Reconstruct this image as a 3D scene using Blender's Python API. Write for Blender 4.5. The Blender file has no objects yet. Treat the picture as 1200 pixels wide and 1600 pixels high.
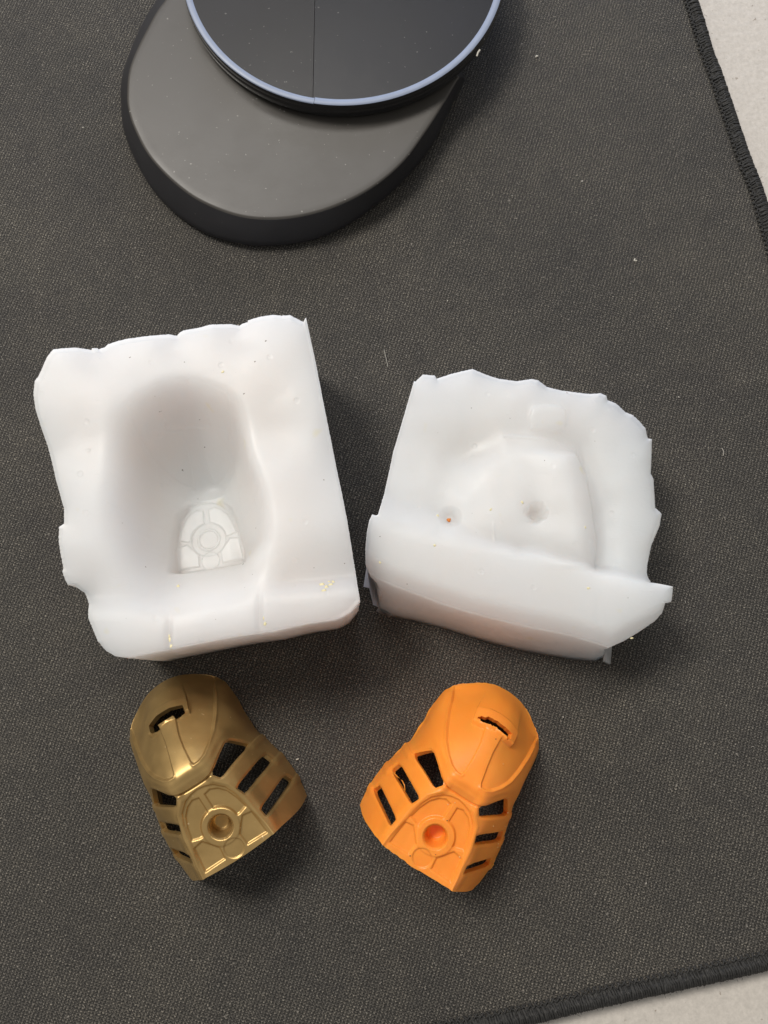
import bpy, math, random
import numpy as np
from mathutils import Vector, Euler

# ---------------------------------------------------------------- camera, world, lamps, exposure
# 1 unit of the layout below ("mu") is 0.11 mm; every vertex is multiplied by K on the way out
K = 1.1e-4
FOC, DIST, TILT = 1400.0, 1400.0, math.radians(12)
scene = bpy.context.scene
COL = scene.collection
CAM = np.array([0, -DIST*math.sin(TILT), DIST*math.cos(TILT)])
AX_R = np.array([1, 0, 0.]); AX_U = np.array([0, math.cos(TILT), math.sin(TILT)]); AX_B = np.array([0, -math.sin(TILT), math.cos(TILT)])

cam_data = bpy.data.cameras.new('camera')
cam_data.sensor_fit = 'HORIZONTAL'; cam_data.sensor_width = 36.0; cam_data.lens = 36.0*FOC/1200.0
cam_data.clip_start = 0.005; cam_data.clip_end = 20
cam = bpy.data.objects.new('camera', cam_data); COL.objects.link(cam)
cam.location = Vector(CAM*K); cam.rotation_euler = Euler((TILT, 0, 0))
scene.camera = cam

world = bpy.data.worlds.new('World'); scene.world = world; world.use_nodes = True
bg = world.node_tree.nodes['Background']
bg.inputs[0].default_value = (1.0, 0.975, 0.94, 1); bg.inputs[1].default_value = 0.31

def area_lamp(name, direction, dist, sx, sy, power, color):
    """ceiling fixture: direction = from the desk towards the lamp"""
    d = Vector(direction).normalized()
    l = bpy.data.lights.new(name, 'AREA'); l.shape = 'RECTANGLE'; l.size = sx; l.size_y = sy
    l.energy = power; l.color = color
    o = bpy.data.objects.new(name, l); COL.objects.link(o)
    o.location = d*dist; o.rotation_euler = d.to_track_quat('Z', 'Y').to_euler()
    return o
area_lamp('ceiling_lamp', (-0.52, 0.42, 1.0), 1.3, 0.36, 0.36, 11.2, (1.0, 0.95, 0.88))
area_lamp('ceiling_lamp', (-0.12, 0.66, 1.0), 1.6, 0.55, 0.30, 5.0, (1.0, 0.96, 0.90))
area_lamp('monitor_glow', (0.10, 1.0, 0.30), 0.45, 0.40, 0.22, 0.5, (0.55, 0.68, 1.0))

scene.view_settings.view_transform = 'Standard'; scene.view_settings.look = 'None'
scene.view_settings.exposure = 0.12; scene.view_settings.gamma = 1.0
scene.cycles.use_denoising = True
scene.cycles.max_bounces = 8

# ---------------------------------------------------------------- helpers
def at(x, y, h=0.0):
    """photo pixel -> point of the layout at height h above the mat"""
    d = (x-600)/FOC*AX_R - (y-800)/FOC*AX_U - AX_B
    t = (h-CAM[2])/d[2]
    return CAM + t*d
def at_many(xy, h=0.0):
    xy = np.asarray(xy, float); h = np.broadcast_to(np.asarray(h, float), (len(xy),))
    d = ((xy[:, :1]-600)/FOC)*AX_R - ((xy[:, 1:2]-800)/FOC)*AX_U - AX_B
    t = (h-CAM[2])/d[:, 2]
    return CAM + t[:, None]*d
def to_px(P):
    d = P-CAM; z = -(d@AX_B)
    return np.stack([600+FOC*(d@AX_R)/z, 800-FOC*(d@AX_U)/z], -1)

def tag(o, label=None, category=None, group=None, kind=None):
    for k, v in (('label', label), ('category', category), ('group', group), ('kind', kind)):
        if v: o[k] = v
    return o
def empty(name, loc):
    o = bpy.data.objects.new(name, None); o.empty_display_size = 0.005
    o.location = Vector(loc)*K; COL.objects.link(o); return o
def mesh_obj(name, verts, faces, mat, parent=None, smooth=True, origin=(0, 0, 0), mats=None, fmat=None):
    me = bpy.data.meshes.new(name)
    v = (np.asarray(verts, float)-np.asarray(origin, float))*K
    me.from_pydata(v.tolist() if len(v) < 2000 else v, [], [] if isinstance(faces, np.ndarray) else faces) if False else None
    if isinstance(faces, np.ndarray):
        n, k = faces.shape
        me.vertices.add(len(v)); me.vertices.foreach_set('co', v.astype(np.float32).ravel())
        me.loops.add(n*k); me.loops.foreach_set('vertex_index', faces.astype(np.int32).ravel())
        me.polygons.add(n); me.polygons.foreach_set('loop_start', np.arange(0, n*k, k, dtype=np.int32))
        me.update(calc_edges=True); me.validate()
    else:
        me.from_pydata(v.tolist(), [], faces); me.update()
    me.polygons.foreach_set('use_smooth', np.full(len(me.polygons), smooth))
    me.materials.append(mat)
    o = bpy.data.objects.new(name, me); COL.objects.link(o)
    if parent is not None:
        o.parent = parent
        o.location = Vector(origin)*K - parent.location if any(origin) else -parent.location
    else: o.location = Vector(origin)*K
    return o

rng = np.random.default_rng(7)
def vnoise(x, y, scale, seed=0):
    """smooth value noise, about -1..1"""
    r = np.random.default_rng(seed); T = r.uniform(-1, 1, (64, 64))
    x = np.asarray(x)/scale; y = np.asarray(y)/scale
    i = np.floor(x).astype(int); j = np.floor(y).astype(int); fx = x-i; fy = y-j
    fx = fx*fx*(3-2*fx); fy = fy*fy*(3-2*fy)
    g = lambda a, b: T[a % 64, b % 64]
    return (g(i, j)*(1-fx)+g(i+1, j)*fx)*(1-fy)+(g(i, j+1)*(1-fx)+g(i+1, j+1)*fx)*fy
def sstep(a, b, x):
    t = np.clip((x-a)/(b-a), 0, 1); return t*t*(3-2*t)
def poly_sd(P, poly):
    """signed distance to a polygon, negative inside"""
    poly = np.asarray(poly, float); n = len(poly)
    d = np.full(len(P), 1e9); s = np.ones(len(P))
    for i in range(n):
        a = poly[i]; b = poly[i-1]; e = b-a; w = P-a
        q = w-e*np.clip((w@e)/(e@e), 0, 1)[:, None]
        d = np.minimum(d, (q*q).sum(1))
        c1 = P[:, 1] >= a[1]; c2 = P[:, 1] < b[1]; c3 = e[0]*w[:, 1] > e[1]*w[:, 0]
        f = (c1 & c2 & c3) | (~c1 & ~c2 & ~c3); s[f] *= -1
    return s*np.sqrt(d)
def line_d(P, pts):
    pts = np.asarray(pts, float); d = np.full(len(P), 1e9)
    for a, b in zip(pts[:-1], pts[1:]):
        e = b-a; w = P-a; q = w-e*np.clip((w@e)/(e@e), 0, 1)[:, None]
        d = np.minimum(d, (q*q).sum(1))
    return np.sqrt(d)

# ---------------------------------------------------------------- materials
def new_mat(name):
    m = bpy.data.materials.new(name); m.use_nodes = True
    nt = m.node_tree; return m, nt, nt.nodes['Principled BSDF']
def N(nt, t, **kw):
    n = nt.nodes.new(t)
    for k, v in kw.items():
        if isinstance(k, str) and hasattr(n, k) and k not in n.inputs: setattr(n, k, v)
        else: n.inputs[k].default_value = v
    return n
def noise(nt, scale, detail=3, rough=.5, coord=None):
    n = nt.nodes.new('ShaderNodeTexNoise'); n.inputs['Scale'].default_value = scale
    n.inputs['Detail'].default_value = detail; n.inputs['Roughness'].default_value = rough
    if coord is not None: nt.links.new(coord, n.inputs['Vector'])
    return n
def ramp(nt, src, stops):
    r = nt.nodes.new('ShaderNodeValToRGB'); e = r.color_ramp.elements
    while len(e) < len(stops): e.new(.5)
    for q, (p, c) in zip(e, stops): q.position = p; q.color = (*c, 1) if len(c) == 3 else c
    nt.links.new(src, r.inputs['Fac']); return r
def bump(nt, src, strength, dist, normal=None):
    b = nt.nodes.new('ShaderNodeBump'); b.inputs['Strength'].default_value = strength
    b.inputs['Distance'].default_value = dist; nt.links.new(src, b.inputs['Height'])
    if normal is not None: nt.links.new(normal, b.inputs['Normal'])
    return b
def math_n(nt, op, a, b=None):
    m = nt.nodes.new('ShaderNodeMath'); m.operation = op
    for i, v in enumerate((a, b)):
        if v is None: continue
        if isinstance(v, (int, float)): m.inputs[i].default_value = v
        else: nt.links.new(v, m.inputs[i])
    return m.outputs[0]
def obj_coord(nt):
    g = nt.nodes.new('ShaderNodeNewGeometry'); return g.outputs['Position']

def mat_cloth():
    m, nt, p = new_mat('black_knit_cloth'); L = nt.links
    pos = obj_coord(nt)
    rot = N(nt, 'ShaderNodeMapping'); rot.inputs['Rotation'].default_value = (0, 0, math.radians(18)); L.new(pos, rot.inputs[0])
    warp = noise(nt, 900, 2, .5, rot.outputs[0])
    mixw = N(nt, 'ShaderNodeMixRGB', blend_type='ADD'); mixw.inputs[0].default_value = .00055
    L.new(rot.outputs[0], mixw.inputs[1]); L.new(warp.outputs['Color'], mixw.inputs[2])
    sep = nt.nodes.new('ShaderNodeSeparateXYZ'); L.new(mixw.outputs[0], sep.inputs[0])
    pitch = 3.9*K
    # knit columns: sine across, phase-shifted sine along
    cx = math_n(nt, 'SINE', math_n(nt, 'MULTIPLY', sep.outputs[0], 2*math.pi/(pitch*1.25)))
    cyp = math_n(nt, 'ADD', math_n(nt, 'MULTIPLY', sep.outputs[1], 2*math.pi/pitch), math_n(nt, 'MULTIPLY', cx, 1.5))
    cy = math_n(nt, 'SINE', cyp)
    hgt = math_n(nt, 'ADD', math_n(nt, 'MULTIPLY', cx, .5), math_n(nt, 'MULTIPLY', cy, .6))
    fine = noise(nt, 2600, 2, .7, pos)
    h2 = math_n(nt, 'ADD', hgt, math_n(nt, 'MULTIPLY', fine.outputs['Fac'], 3.6))
    # glints and gap shade painted into the colour by knit height: dark gaps, paler tops
    thr = ramp(nt, math_n(nt, 'MULTIPLY', math_n(nt, 'ADD', h2, .6), .26), [(0.0, (.0036, .0034, .0031)), (.42, (.0218, .0207, .0189)), (.72, (.062, .058, .0525)), (1.0, (.170, .160, .145))])
    big = noise(nt, 34, 4, .6, pos)
    bigr = ramp(nt, big.outputs['Fac'], [(.3, (.80, .80, .81)), (.7, (1.16, 1.14, 1.09))])
    grain = noise(nt, 4300, 2, .8, pos); grr = ramp(nt, grain.outputs['Fac'], [(.36, (.35, .35, .35)), (.52, (.92, .92, .92)), (.66, (2.3, 2.25, 2.1))])
    patch = noise(nt, 260, 3, .6, pos); par = ramp(nt, patch.outputs['Fac'], [(.3, (.86, .86, .87)), (.7, (1.14, 1.13, 1.1))])
    gm = N(nt, 'ShaderNodeMixRGB', blend_type='MULTIPLY'); gm.inputs[0].default_value = 1
    L.new(grr.outputs[0], gm.inputs[1]); L.new(par.outputs[0], gm.inputs[2])
    spk = noise(nt, 1700, 1, .5, pos)
    spr = ramp(nt, spk.outputs['Fac'], [(.70, (0, 0, 0)), (.77, (.13, .12, .105))])
    mul = N(nt, 'ShaderNodeMixRGB', blend_type='MULTIPLY'); mul.inputs[0].default_value = 1
    mul0 = N(nt, 'ShaderNodeMixRGB', blend_type='MULTIPLY'); mul0.inputs[0].default_value = 1
    L.new(thr.outputs[0], mul0.inputs[1]); L.new(gm.outputs[0], mul0.inputs[2])
    L.new(mul0.outputs[0], mul.inputs[1]); L.new(bigr.outputs[0], mul.inputs[2])
    add = N(nt, 'ShaderNodeMixRGB', blend_type='ADD'); add.inputs[0].default_value = 1
    L.new(mul.outputs[0], add.inputs[1]); L.new(spr.outputs[0], add.inputs[2])
    L.new(add.outputs[0], p.inputs['Base Color'])
    p.inputs['Roughness'].default_value = .78; p.inputs['Specular IOR Level'].default_value = .35
    p.inputs['Sheen Weight'].default_value = .05; p.inputs['Sheen Roughness'].default_value = .5
    b = bump(nt, h2, .6, .00007); L.new(b.outputs[0], p.inputs['Normal'])
    return m
def mat_desk():
    m, nt, p = new_mat('cream_desk_laminate'); L = nt.links; pos = obj_coord(nt)
    a = noise(nt, 1500, 5, .75, pos); r = ramp(nt, a.outputs['Fac'], [(.3, (.46, .43, .39)), (.7, (.60, .56, .51))])
    s = noise(nt, 900, 2, .6, pos); sr = ramp(nt, s.outputs['Fac'], [(.24, (.42, .36, .30)), (.30, (1, 1, 1))])
    mu = N(nt, 'ShaderNodeMixRGB', blend_type='MULTIPLY'); mu.inputs[0].default_value = .8
    L.new(r.outputs[0], mu.inputs[1]); L.new(sr.outputs[0], mu.inputs[2]); L.new(mu.outputs[0], p.inputs['Base Color'])
    p.inputs['Roughness'].default_value = .5
    w = N(nt, 'ShaderNodeTexVoronoi'); w.inputs['Scale'].default_value = 620; L.new(pos, w.inputs['Vector'])
    b = bump(nt, w.outputs['Distance'], .55, .00012); L.new(b.outputs[0], p.inputs['Normal'])
    return m
def mat_thread():
    m, nt, p = new_mat('black_edge_thread'); pos = obj_coord(nt)
    a = noise(nt, 2200, 3, .6, pos); r = ramp(nt, a.outputs['Fac'], [(.3, (.010, .010, .010)), (.62, (.035, .034, .032)), (.8, (.10, .098, .092))])
    nt.links.new(r.outputs[0], p.inputs['Base Color']); p.inputs['Roughness'].default_value = .75
    b = bump(nt, a.outputs['Fac'], .6, .00008); nt.links.new(b.outputs[0], p.inputs['Normal'])
    return m
def mat_rubber_edge(name, col, rough, scuff=0.0):
    m, nt, p = new_mat(name); L = nt.links; pos = obj_coord(nt)
    a = noise(nt, 60, 5, .65, pos)
    r = ramp(nt, a.outputs['Fac'], [(.3, tuple(c*.86 for c in col)), (.7, tuple(c*1.12 for c in col))])
    d = noise(nt, 1500, 1, .5, pos); dr = ramp(nt, d.outputs['Fac'], [(.755, (0, 0, 0)), (.79, (.30, .29, .27))])
    add = N(nt, 'ShaderNodeMixRGB', blend_type='ADD'); add.inputs[0].default_value = scuff
    L.new(r.outputs[0], add.inputs[1]); L.new(dr.outputs[0], add.inputs[2]); L.new(add.outputs[0], p.inputs['Base Color'])
    rr = ramp(nt, a.outputs['Fac'], [(.3, (rough*.85,)*3), (.7, (rough*1.15,)*3)]); L.new(rr.outputs[0], p.inputs['Roughness'])
    f = noise(nt, 5200, 2, .6, pos); b = bump(nt, f.outputs['Fac'], .25, .00003); L.new(b.outputs[0], p.inputs['Normal'])
    return m
def mat_silicone(name, tint=(.685, .665, .655)):
    m, nt, p = new_mat(name); L = nt.links; pos = obj_coord(nt)
    a = noise(nt, 42, 3, .5, pos)
    r = ramp(nt, a.outputs['Fac'], [(.32, (tint[0], tint[1]*.99, tint[2]*.975)), (.68, (tint[0]*.975, tint[1]*1.0, tint[2]*1.02))])
    y = noise(nt, 210, 2, .5, pos); yr = ramp(nt, y.outputs['Fac'], [(.70, (1, 1, 1)), (.78, (1.0, .95, .74))])
    y2 = noise(nt, 1300, 1, .5, pos); y2r = ramp(nt, y2.outputs['Fac'], [(.80, (1, 1, 1)), (.82, (.35, .32, .28))])
    mu = N(nt, 'ShaderNodeMixRGB', blend_type='MULTIPLY'); mu.inputs[0].default_value = .8
    L.new(r.outputs[0], mu.inputs[1]); L.new(yr.outputs[0], mu.inputs[2])
    mu2 = N(nt, 'ShaderNodeMixRGB', blend_type='MULTIPLY'); mu2.inputs[0].default_value = 1
    L.new(mu.outputs[0], mu2.inputs[1]); L.new(y2r.outputs[0], mu2.inputs[2])
    L.new(mu2.outputs[0], p.inputs['Base Color'])
    p.inputs['Subsurface Weight'].default_value = 1.0
    p.inputs['Subsurface Radius'].default_value = (1.0, .86, .80)
    p.inputs['Subsurface Scale'].default_value = .026
    p.inputs['Roughness'].default_value = .42; p.inputs['Specular IOR Level'].default_value = .35
    f = noise(nt, 320, 5, .65, pos); b = bump(nt, f.outputs['Fac'], .20, .0004)
    mp = N(nt, 'ShaderNodeMapping'); mp.inputs['Scale'].default_value = (1, 9, 1); mp.inputs['Rotation'].default_value = (0, 0, .9); L.new(pos, mp.inputs[0])
    sc = noise(nt, 420, 2, .5, mp.outputs[0]); scr = ramp(nt, sc.outputs['Fac'], [(.66, (0, 0, 0)), (.70, (1, 1, 1))])
    b2 = bump(nt, scr.outputs[0], .22, .00008, b.outputs[0])
    v = N(nt, 'ShaderNodeTexVoronoi'); v.inputs['Scale'].default_value = 230; L.new(pos, v.inputs['Vector'])
    vr = ramp(nt, v.outputs['Distance'], [(.06, (0, 0, 0)), (.12, (1, 1, 1))]); b3 = bump(nt, vr.outputs[0], .45, .00012, b2.outputs[0])
    L.new(b3.outputs[0], p.inputs['Normal'])
    rg = ramp(nt, a.outputs['Fac'], [(.35, (.38,)*3), (.65, (.54,)*3)]); L.new(rg.outputs[0], p.inputs['Roughness'])
    return m
def mat_gold():
    m, nt, p = new_mat('gold_plastic'); L = nt.links; pos = obj_coord(nt)
    a = noise(nt, 260, 4, .6, pos)
    r = ramp(nt, a.outputs['Fac'], [(.3, (.455, .298, .115)), (.7, (.53, .355, .142))])
    d = noise(nt, 1500, 1, .5, pos); dr = ramp(nt, d.outputs['Fac'], [(.75, (0, 0, 0)), (.80, (.35, .32, .25))])
    add = N(nt, 'ShaderNodeMixRGB', blend_type='ADD'); add.inputs[0].default_value = .8
    L.new(r.outputs[0], add.inputs[1]); L.new(dr.outputs[0], add.inputs[2]); L.new(add.outputs[0], p.inputs['Base Color'])
    p.inputs['Metallic'].default_value = .74
    rr = ramp(nt, a.outputs['Fac'], [(.3, (.36,)*3), (.7, (.46,)*3)]); L.new(rr.outputs[0], p.inputs['Roughness'])
    f = noise(nt, 1900, 3, .6, pos); b = bump(nt, f.outputs['Fac'], .10, .00004); L.new(b.outputs[0], p.inputs['Normal'])
    return m
def mat_orange():
    m, nt, p = new_mat('orange_cast_plastic'); L = nt.links; pos = obj_coord(nt)
    a = noise(nt, 180, 4, .6, pos)
    r = ramp(nt, a.outputs['Fac'], [(.3, (.95, .285, .034)), (.7, (.99, .32, .042))])
    L.new(r.outputs[0], p.inputs['Base Color'])
    p.inputs['Subsurface Weight'].default_value = .35; p.inputs['Subsurface Radius'].default_value = (1, .35, .08); p.inputs['Subsurface Scale'].default_value = .0008
    p.inputs['Roughness'].default_value = .36; p.inputs['Specular IOR Level'].default_value = .45
    f = noise(nt, 1500, 4, .6, pos); b = bump(nt, f.outputs['Fac'], .12, .00005)
    v = N(nt, 'ShaderNodeTexVoronoi'); v.inputs['Scale'].default_value = 620; L.new(pos, v.inputs['Vector'])
    vr = ramp(nt, v.outputs['Distance'], [(.05, (0, 0, 0)), (.10, (1, 1, 1))]); b3 = bump(nt, vr.outputs[0], .35, .00006, b.outputs[0])
    L.new(b3.outputs[0], p.inputs['Normal'])
    rr = ramp(nt, a.outputs['Fac'], [(.35, (.33,)*3), (.65, (.44,)*3)]); L.new(rr.outputs[0], p.inputs['Roughness'])
    return m
def mat_plain(name, col, rough=.5, metal=0.0, coat=0.0, spec=.5):
    m, nt, p = new_mat(name)
    a = noise(nt, 300, 3, .6, obj_coord(nt))
    r = ramp(nt, a.outputs['Fac'], [(.3, tuple(c*.93 for c in col)), (.7, tuple(min(1, c*1.06) for c in col))])
    nt.links.new(r.outputs[0], p.inputs['Base Color'])
    p.inputs['Roughness'].default_value = rough; p.inputs['Metallic'].default_value = metal
    p.inputs['Coat Weight'].default_value = coat; p.inputs['Coat Roughness'].default_value = .05
    p.inputs['Specular IOR Level'].default_value = spec
    return m
M_CLOTH = mat_cloth(); M_DESK = mat_desk(); M_THREAD = mat_thread()
M_SIL_A = mat_silicone('milky_silicone'); M_SIL_B = mat_silicone('white_silicone', (.70, .685, .672))
M_GOLD = mat_gold(); M_ORANGE = mat_orange()
M_RES = mat_plain('yellow_residue', (.78, .70, .42), .45)
M_BEAD = mat_plain('orange_residue', (.62, .20, .03), .4)
M_LINT = mat_plain('pale_lint', (.55, .52, .46), .8)

# ---------------------------------------------------------------- setting: desk and desk mat
MAT_T = 28.0
dv = [(-6000, -6000, -MAT_T), (6000, -6000, -MAT_T), (6000, 6000, -MAT_T), (-6000, 6000, -MAT_T),
      (-6000, -6000, -MAT_T-200), (6000, -6000, -MAT_T-200), (6000, 6000, -MAT_T-200), (-6000, 6000, -MAT_T-200)]
tag(mesh_obj('desk', dv, [(0, 1, 2, 3), (7, 6, 5, 4), (0, 4, 5, 1), (1, 5, 6, 2), (2, 6, 7, 3), (3, 7, 4, 0)], M_DESK, smooth=False), kind='structure')

edge_px = [(1050, -130), (1068, -65), (1090, 0), (1102, 37), (1111, 72), (1129, 117), (1145, 165), (1162, 215), (1177, 260), (1190, 285), (1200, 322), (1218, 385), (1262, 560),
           (1310, 780), (1350, 1000), (1382, 1200), (1400, 1330), (1400, 1400), (1375, 1450), (1310, 1484), (1200, 1515), (1100, 1537), (1030, 1552), (920, 1576), (850, 1595), (720, 1620), (560, 1652), (300, 1700), (0, 1755), (-500, 1850)]
edge = at_many(edge_px)[:, :2]
def resample(P, step):
    d = np.r_[0, np.cumsum(np.hypot(*np.diff(P, axis=0).T))]
    n = int(d[-1]/step); t = np.linspace(0, d[-1], n)
    return np.stack([np.interp(t, d, P[:, 0]), np.interp(t, d, P[:, 1])], 1)
def smooth_path(P, it):
    for _ in range(it): P[1:-1] = .25*P[:-2]+.5*P[1:-1]+.25*P[2:]
    return P
ep = smooth_path(resample(edge, 8.0), 12)
tang = np.gradient(ep, axis=0); tang /= np.hypot(*tang.T)[:, None]
nrm = np.stack([tang[:, 1], -tang[:, 0]], 1)       # to the right of travel
# travel goes down the right side then to the left: the mat lies to the right of travel
inner = ep+nrm*10
desk_mat = empty('desk_mat', (0, 0, -MAT_T))
tag(desk_mat, 'large black knit fabric desk mat with stitched edge lying on the pale desk', 'desk mat')
ring = [tuple(p) for p in inner]+[(-2600, inner[-1][1]), (-2600, 2600), (inner[0][0]-120, 2600)]
nr = len(ring)
vs = [(x, y, 0) for x, y in ring]+[(x, y, -MAT_T) for x, y in ring]
fs = [tuple(range(nr))[::-1] if False else tuple(range(nr)), tuple(range(2*nr-1, nr-1, -1))]+[(i, i+nr, (i+1) % nr+nr, (i+1) % nr) for i in range(nr)]
mesh_obj('cloth_top', vs, fs, M_CLOTH, desk_mat, smooth=False)
# overlock edge: a rounded core with a thread wound over it, plus a chain of loops along the inner line
prof = []
for a in np.linspace(0, math.pi, 9): prof.append((4+math.cos(a)*-18 if False else 12*math.cos(a), 0))
core_v = []; core_f = []; R = 10
W_IN, W_OUT = 19.0, 3.0
prof = [(W_IN, 0.6), (W_IN-6, 2.6), (14, 3.6), (7, 3.0), (1, 0.2), (-W_OUT, -7), (-W_OUT-1, -16), (-W_OUT, -24), (1, -MAT_T+.5)]
for i, (p, n) in enumerate(zip(ep, nrm)):
    j = rng.normal(0, .8)
    for (o, z) in prof:
        q = p+n*(o+(j if o < 10 else 0)); core_v.append((q[0], q[1], z+rng.normal(0, .35)))
m_ = len(prof)
for i in range(len(ep)-1):
    for k in range(m_-1): core_f.append((i*m_+k, i*m_+k+1, (i+1)*m_+k+1, (i+1)*m_+k))
mesh_obj('edge_binding', core_v, core_f, M_THREAD, desk_mat)
sv = []; sf = []
def add_tube(V, F, pts, r, k=5, taper=None):
    pts = np.asarray(pts, float); n = len(pts); b = len(V)
    T = np.gradient(pts, axis=0); T /= np.linalg.norm(T, axis=1)[:, None]+1e-9
    for i in range(n):
        up = np.array([0, 0, 1.]) if abs(T[i][2]) < .9 else np.array([1., 0, 0])
        a = np.cross(T[i], up); a /= np.linalg.norm(a); c = np.cross(a, T[i])
        rr = r*(taper[i] if taper is not None else 1)
        for q in range(k):
            th = 2*math.pi*q/k; V.append(tuple(pts[i]+rr*(math.cos(th)*a+math.sin(th)*c)))
    for i in range(n-1):
        for q in range(k):
            F.append((b+i*k+q, b+i*k+(q+1) % k, b+(i+1)*k+(q+1) % k, b+(i+1)*k+q))
stp = resample(ep, 3.3); tg = np.gradient(stp, axis=0); tg /= np.hypot(*tg.T)[:, None]; nn = np.stack([tg[:, 1], -tg[:, 0]], 1)
for p, t, n in zip(stp, tg, nn):
    j = rng.normal(0, 1.3, 3); sl = 3.0+rng.normal(0, 2.2)
    pts = [np.r_[p+n*(W_IN-1+j[0])+t*sl, 1.0], np.r_[p+n*(W_IN-8)+t*sl*.7, 4.2+j[1]*.4], np.r_[p+n*10+t*sl*.3, 5.0], np.r_[p+n*1, 1.6+j[2]*.4], np.r_[p-n*W_OUT, -6.0], np.r_[p-n*(W_OUT+2.4+j[2]*.7), -15.0], np.r_[p-n*W_OUT, -25.0]]
    add_tube(sv, sf, pts, abs(rng.normal(1.45, .3))+.3, 5)
chs = resample(ep, 8.5); tg = np.gradient(chs, axis=0); tg /= np.hypot(*tg.T)[:, None]; nn = np.stack([tg[:, 1], -tg[:, 0]], 1)
for p, t, n in zip(chs, tg, nn):
    j = rng.normal(0, 1.0, 4)
    for s_ in (-1, 1):
        pts = [np.r_[p+n*(W_IN-1+j[0])-t*4.2*s_*.2, 1.5], np.r_[p+n*(W_IN+2+j[1])+t*(1.5*s_), 4.2], np.r_[p+n*(W_IN+4.5+j[2])+t*(4.0*s_), 2.8+j[3]*.3], np.r_[p+n*(W_IN+6)+t*(6.4*s_), .6]]
        add_tube(sv, sf, pts, 1.15, 5)
for k in range(1500):                                              # stray fibres
    i = rng.integers(1, len(ep)-1); o = rng.choice([W_IN+3, 8, -W_OUT-2], p=[.35, .25, .4]); z = 3.0 if o > 0 else rng.uniform(-20, -3)
    p = np.r_[ep[i]+nrm[i]*o, z]; d = rng.normal(0, 2.6, 3); d[2] = abs(d[2])*.4
    add_tube(sv, sf, [p, p+d*.5+[0, 0, .6], p+d], .28, 3)
tag(mesh_obj('edge_stitches', sv, sf, M_THREAD, desk_mat), kind='stuff')

# ---------------------------------------------------------------- helmet-shaped toy masks
NET = [
[(0,-48,119),(27,-47,120),(53,-44.5,121),(66,-42.5,100),(79,-41,71),(91,-38,34),(101,-31,0)],
[(0,-22,125),(28,-21,125),(55,-19,122),(68,-15,93),(83,-9,60),(96,-4,28),(104,-3,0)],
[(0,5,131),(25,6,131),(51,5,127),(66,13,98),(82,21,68),(95,27,35),(102,30,0)],
[(0,38,139),(20,38,139),(42,38,138),(58,47,115),(76,58,80),(88,64,40),(92,69,0)],
[(0,61.5,145.5),(15,61.5,146),(28,61,148),(48,72,128),(64,82,100),(80,86,52),(86,88,0)],
[(0,74,154.5),(15,73.5,154.5),(29,75,152),(46,88,132),(61,98,106),(78,104,58),(85,106,0)],
[(0,88,158.5),(15,88,158),(28,90,152.5),(46,100,132),(62,110,100),(77,118,55),(84,122,0)],
[(0,118,140),(15,118,138),(29,120,130),(46,124,112),(62,132,82),(77,138,42),(85,142,0)],
[(0,156,107),(15,156,103),(30,156,90),(46,158,73),(60,162,52),(75,168,25),(82,172,0)],
[(0,182,78),(14,181,76),(28,180,66),(42,180,50),(55,180,32),(68,182,14),(77,182,0)],
[(0,206,42),(12,205,41),(25,202,35),(36,198,27),(47,195,18),(59,193,9),(70,193,0)],
[(0,224,0),(12,223,0),(24,220.5,0),(35,216,0),(45,210.5,0),(55,204,0),(63,198.5,0)]]
NET = np.array(NET, float); NR = len(NET)
NETF = np.concatenate([NET[:, ::-1][:, :-1]*[-1, 1, 1], NET], 1)
def cr(c, x):
    n = c.shape[0]; i = np.clip(np.floor(x).astype(int), 0, n-2); t = x-i
    t = t.reshape(t.shape+(1,)*(c.ndim-1)); g = lambda k: c[np.clip(k, 0, n-1)]
    p1, p2 = g(i), g(i+1)
    p0 = np.where((i == 0).reshape(t.shape), 2*p1-p2, g(i-1)); p3 = np.where((i == n-2).reshape(t.shape), 2*p2-p1, g(i+2))
    return .5*(2*p1+(p2-p0)*t+(2*p0-5*p1+4*p2-p3)*t*t+(3*p1-p0-3*p2+p3)*t**3)
def surf(s, t):
    s = np.asarray(s, float).ravel(); t = np.asarray(t, float).ravel()
    i = np.clip(np.floor(t).astype(int), 0, NR-2); x = (t-i)[:, None]
    rows = np.stack([cr(NETF[r], s+6) for r in range(NR)])      # rows x n x 3
    ar = np.arange(len(s)); g = lambda k: rows[np.clip(k, 0, NR-1), ar]
    p1, p2 = g(i), g(i+1); p0 = np.where((i == 0)[:, None], 2*p1-p2, g(i-1)); p3 = np.where((i == NR-2)[:, None], 2*p2-p1, g(i+2))
    return .5*(2*p1+(p2-p0)*x+(2*p0-5*p1+4*p2-p3)*x*x+(3*p1-p0-3*p2+p3)*x**3)

SLOTS = [[(28,62.5),(44,76),(60,93),(69,84),(78,73),(56,62.5),(36,54),(30,56)],
         [(44.5,31),(66,41),(86,51),(91,37),(70,28),(50,19.5),(47,22)],
         [(56,-9),(75,.5),(93,10),(97,-1),(77,-11),(58,-19.5),(56.5,-17)]]
def chaikin(P, k=.11, it=2):
    P = np.array(P, float)
    for _ in range(it):
        Q = np.roll(P, -1, 0); P = np.stack([P*(1-k)+Q*k, P*k+Q*(1-k)], 1).reshape(-1, 2)
    return P
SLOTS = [chaikin([(27,63.5),(60,94),(79,73),(35,53)]), chaikin([(44,32),(87,52.5),(92,37),(50,18.5)]), chaikin([(55.5,-8),(94,11.5),(98.5,-2),(57.5,-21)])]
LEAF = [(13,92),(15.5,87.5),(22,88),(30,91.5),(40,101),(50,114.5),(58,133),(64,154),(68,175),(75,200),(80,240),(30,240),(30,205),(33,180),(30,155),(13,157),(10.5,133),(11,114)]
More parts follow.
